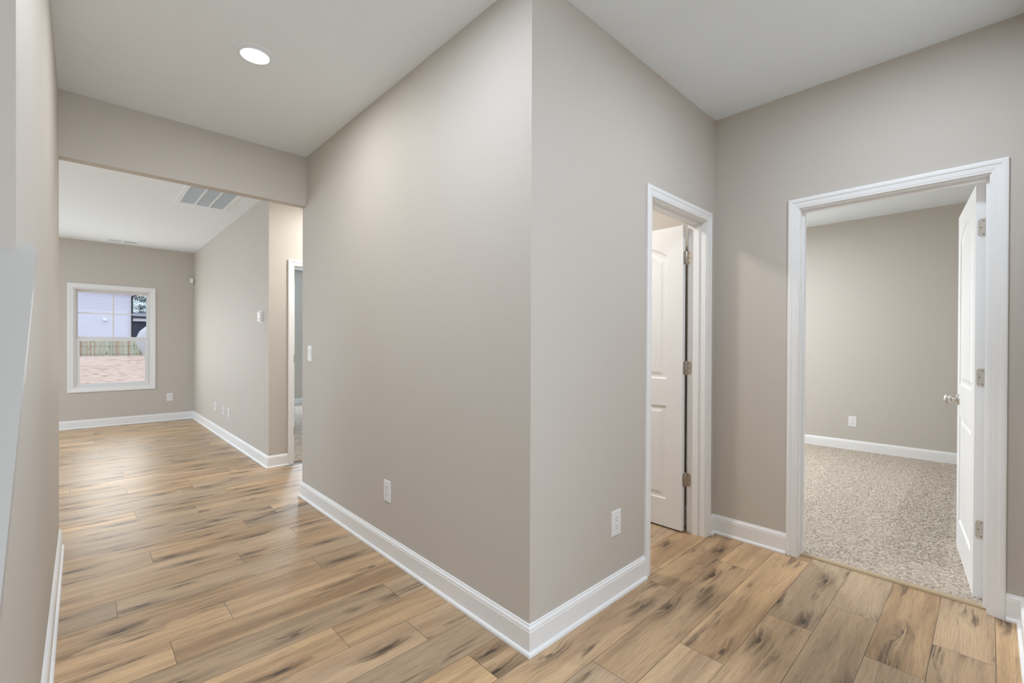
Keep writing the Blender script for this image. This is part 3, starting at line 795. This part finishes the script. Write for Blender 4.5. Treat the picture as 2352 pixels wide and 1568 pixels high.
def house():
    y = 74.0; xr = 4.50; r = empty('neighbor_house', (xr - 7, y, -0.10)); off = r.location
    mb = MB(); z = 0.0; e = 0.17
    while z < 9.0:   # lapped courses
        mb.prism([(xr - 16 - off.x, 0.0, z), (xr - 16 - off.x, -0.070, z), (xr - 16 - off.x, -0.004, z + e), (xr - 16 - off.x, 0.0, z + e)], (16, 0, 0)); z += e
    mb.box(xr - 16 - off.x, xr - off.x, 0.0, 9.0, 0.0, 9.0)
    mb.build('siding', M['siding'], r)
    mb = MB(); mb.box(xr - 0.10 - off.x, xr + 0.02 - off.x, -0.072, 0.05, 0.0, 8.2); mb.build('corner_board', M['fascia'], r)
    mb = MB(); mb.prism([(xr - 16.3 - off.x, -0.6, 8.9), (xr - 0.02 - off.x, -0.6, 7.52), (xr + 0.80 - off.x, -0.6, 7.46), (xr + 0.80 - off.x, -0.6, 7.80), (xr - 8 - off.x, -0.6, 12.2), (xr - 16.3 - off.x, -0.6, 9.2)], (0, 0.55, 0)); mb.prism([(xr - 0.0 - off.x, -0.05, 7.52), (xr + 0.80 - off.x, -0.05, 7.46), (xr + 0.80 - off.x, -0.05, 7.80), (xr - off.x, -0.05, 8.15)], (0, 9.5, 0)); mb.build('roof', M['fascia'], r)
    mb = MB(); mb.box(xr + 0.03 - off.x, xr + 0.19 - off.x, -0.20, -0.075, 0.0, 7.15)
    mb.prism([(xr + 0.03 - off.x, -0.20, 7.15), (xr + 0.17 - off.x, -0.20, 7.08), (xr + 0.84 - off.x, -0.20, 7.40), (xr + 0.84 - off.x, -0.20, 8.0), (xr + 0.70 - off.x, -0.20, 8.0), (xr + 0.70 - off.x, -0.20, 7.48)], (0, 0.13, 0))
    mb.build('downspout', M['gutter'], r)
    mb = MB(); vx, vz = 1.90, 4.42; mb.prism([(vx - off.x, -0.03, vz), (vx - off.x, -0.30, vz - 0.32), (vx - off.x, -0.30, vz - 0.40), (vx - off.x, -0.03, vz - 0.40)], (0.34, 0, 0)); mb.build('vent_hood', M['fascia'], r)
    return tag(r, 'white lap-sided neighboring house filling the upper window sash', 'house')
house()
def porch():
    y = 80.0; x0, x1 = 4.6, 13.0; r = empty('screened_porch', (8.8, y, -0.10)); off = r.location
    def bx(mb, a, b, c, d, e, f): mb.box(a - off.x, b - off.x, c, d, e, f)
    mb = MB(); mb.prism([(x0 - off.x, -0.5, 4.90), (x0 - off.x, 4.5, 5.75), (x0 - off.x, 4.5, 5.6), (x0 - off.x, -0.5, 4.80)], (x1 - x0, 0, 0)); mb.build('roof', M['roofing'], r)
    mb = MB(); bx(mb, x0, x1, -0.62, -0.5, 4.72, 4.92); mb.build('gutter', M['gutter'], r)
    mb = MB(); bx(mb, x0, x1, -0.45, -0.2, 4.30, 4.80); mb.build('fascia', M['fascia'], r)
    mb = MB(); bx(mb, x0, x1, 0.0, 4.0, 0.0, 4.55); mb.build('screen', M['porch'], r)
    for k in range(5):
        mb = MB(); a = x0 + 0.12 + k * 2.0; bx(mb, a, a + 0.16, -0.42, -0.2, 0.0, 4.30); mb.build('post', M['fascia'], r)
    return tag(r, 'low building with blue-grey roof beside the neighboring house', 'building')
porch()
def tree():
    rg = random.Random(11); r = empty('tree', (9.0, 98.0, -0.10))
    mb = MB(); pts = [(0, 0, 0, 0.35), (0.2, 0, 4, 0.28), (0.0, 0.1, 8, 0.2), (0.2, 0, 13, 0.1)]
    mb.sweep([[(x + rr * math.cos(2 * math.pi * k / 8), y + rr * math.sin(2 * math.pi * k / 8), z) for k in range(8)] for x, y, z, rr in pts])
    for k in range(26):
        a = rg.uniform(0, 6.28); z = rg.uniform(4, 12); L = rg.uniform(1.5, 4.2); dx, dy = math.cos(a) * L, math.sin(a) * L; ez = z + rg.uniform(0.6, 2.4)
        mb.sweep([[(0.1 + 0.06 * math.cos(q), 0.06 * math.sin(q), z) for q in (0, 2.1, 4.2)], [(dx + 0.02 * math.cos(q), dy + 0.02 * math.sin(q), ez) for q in (0, 2.1, 4.2)]])
    mb.build('trunk', M['bark'], r)
    V = []; F = []
    for c in range(80):
        a = rg.uniform(0, 6.28); rad = 4.3 * math.sqrt(rg.random()); z = rg.uniform(4.0, 13.5); cx, cy = rad * math.cos(a), rad * math.sin(a); s = rg.uniform(0.5, 1.1)
        for q in range(90):
            p = Vector((cx + rg.gauss(0, s * 0.55), cy + rg.gauss(0, s * 0.55), z + rg.gauss(0, s * 0.32)))
            u = Vector((rg.gauss(0, 1), rg.gauss(0, 1), rg.gauss(0, 0.6))).normalized() * rg.uniform(0.10, 0.20); v = u.cross(Vector((rg.gauss(0, 1), rg.gauss(0, 1), rg.gauss(0, 1)))).normalized() * 0.045
            i = len(V); V += [p - u, p + v, p + u, p - v]; F.append((i, i + 1, i + 2, i + 3))
    me = bpy.data.meshes.new('foliage'); me.from_pydata([tuple(p) for p in V], [], F); link('foliage', me, M['leaf'], r)
    return tag(r, 'loose dark-leaved tree against the sky right of the neighboring house', 'tree')
tree()
def pale_shape():  # pale upright shape in front of the fence
    y = 50.0; r = empty('pale_shape', (4.1, y, ground_z(y)))
    rg = random.Random(5); rings = []
    for (cx, w, z) in ((0.20, 0.30, 0.0), (0.15, 0.45, 0.5), (0.08, 0.70, 1.1), (0.05, 0.85, 1.7), (0.30, 0.70, 2.4), (0.55, 0.42, 3.0), (0.62, 0.06, 3.3)):
        rings.append([(cx + w * math.cos(2 * math.pi * k / 14) * (1 + 0.16 * rg.uniform(-1, 1)), 0.5 * w * math.sin(2 * math.pi * k / 14), z + 0.05 * rg.uniform(0, 1)) for k in range(14)])
    mb = MB(); mb.sweep(rings); mb.build('shape_body', M['sheet'], r)
    return tag(r, 'white upright shape standing in front of the fence at right', 'plastic sheet')
pale_shape()
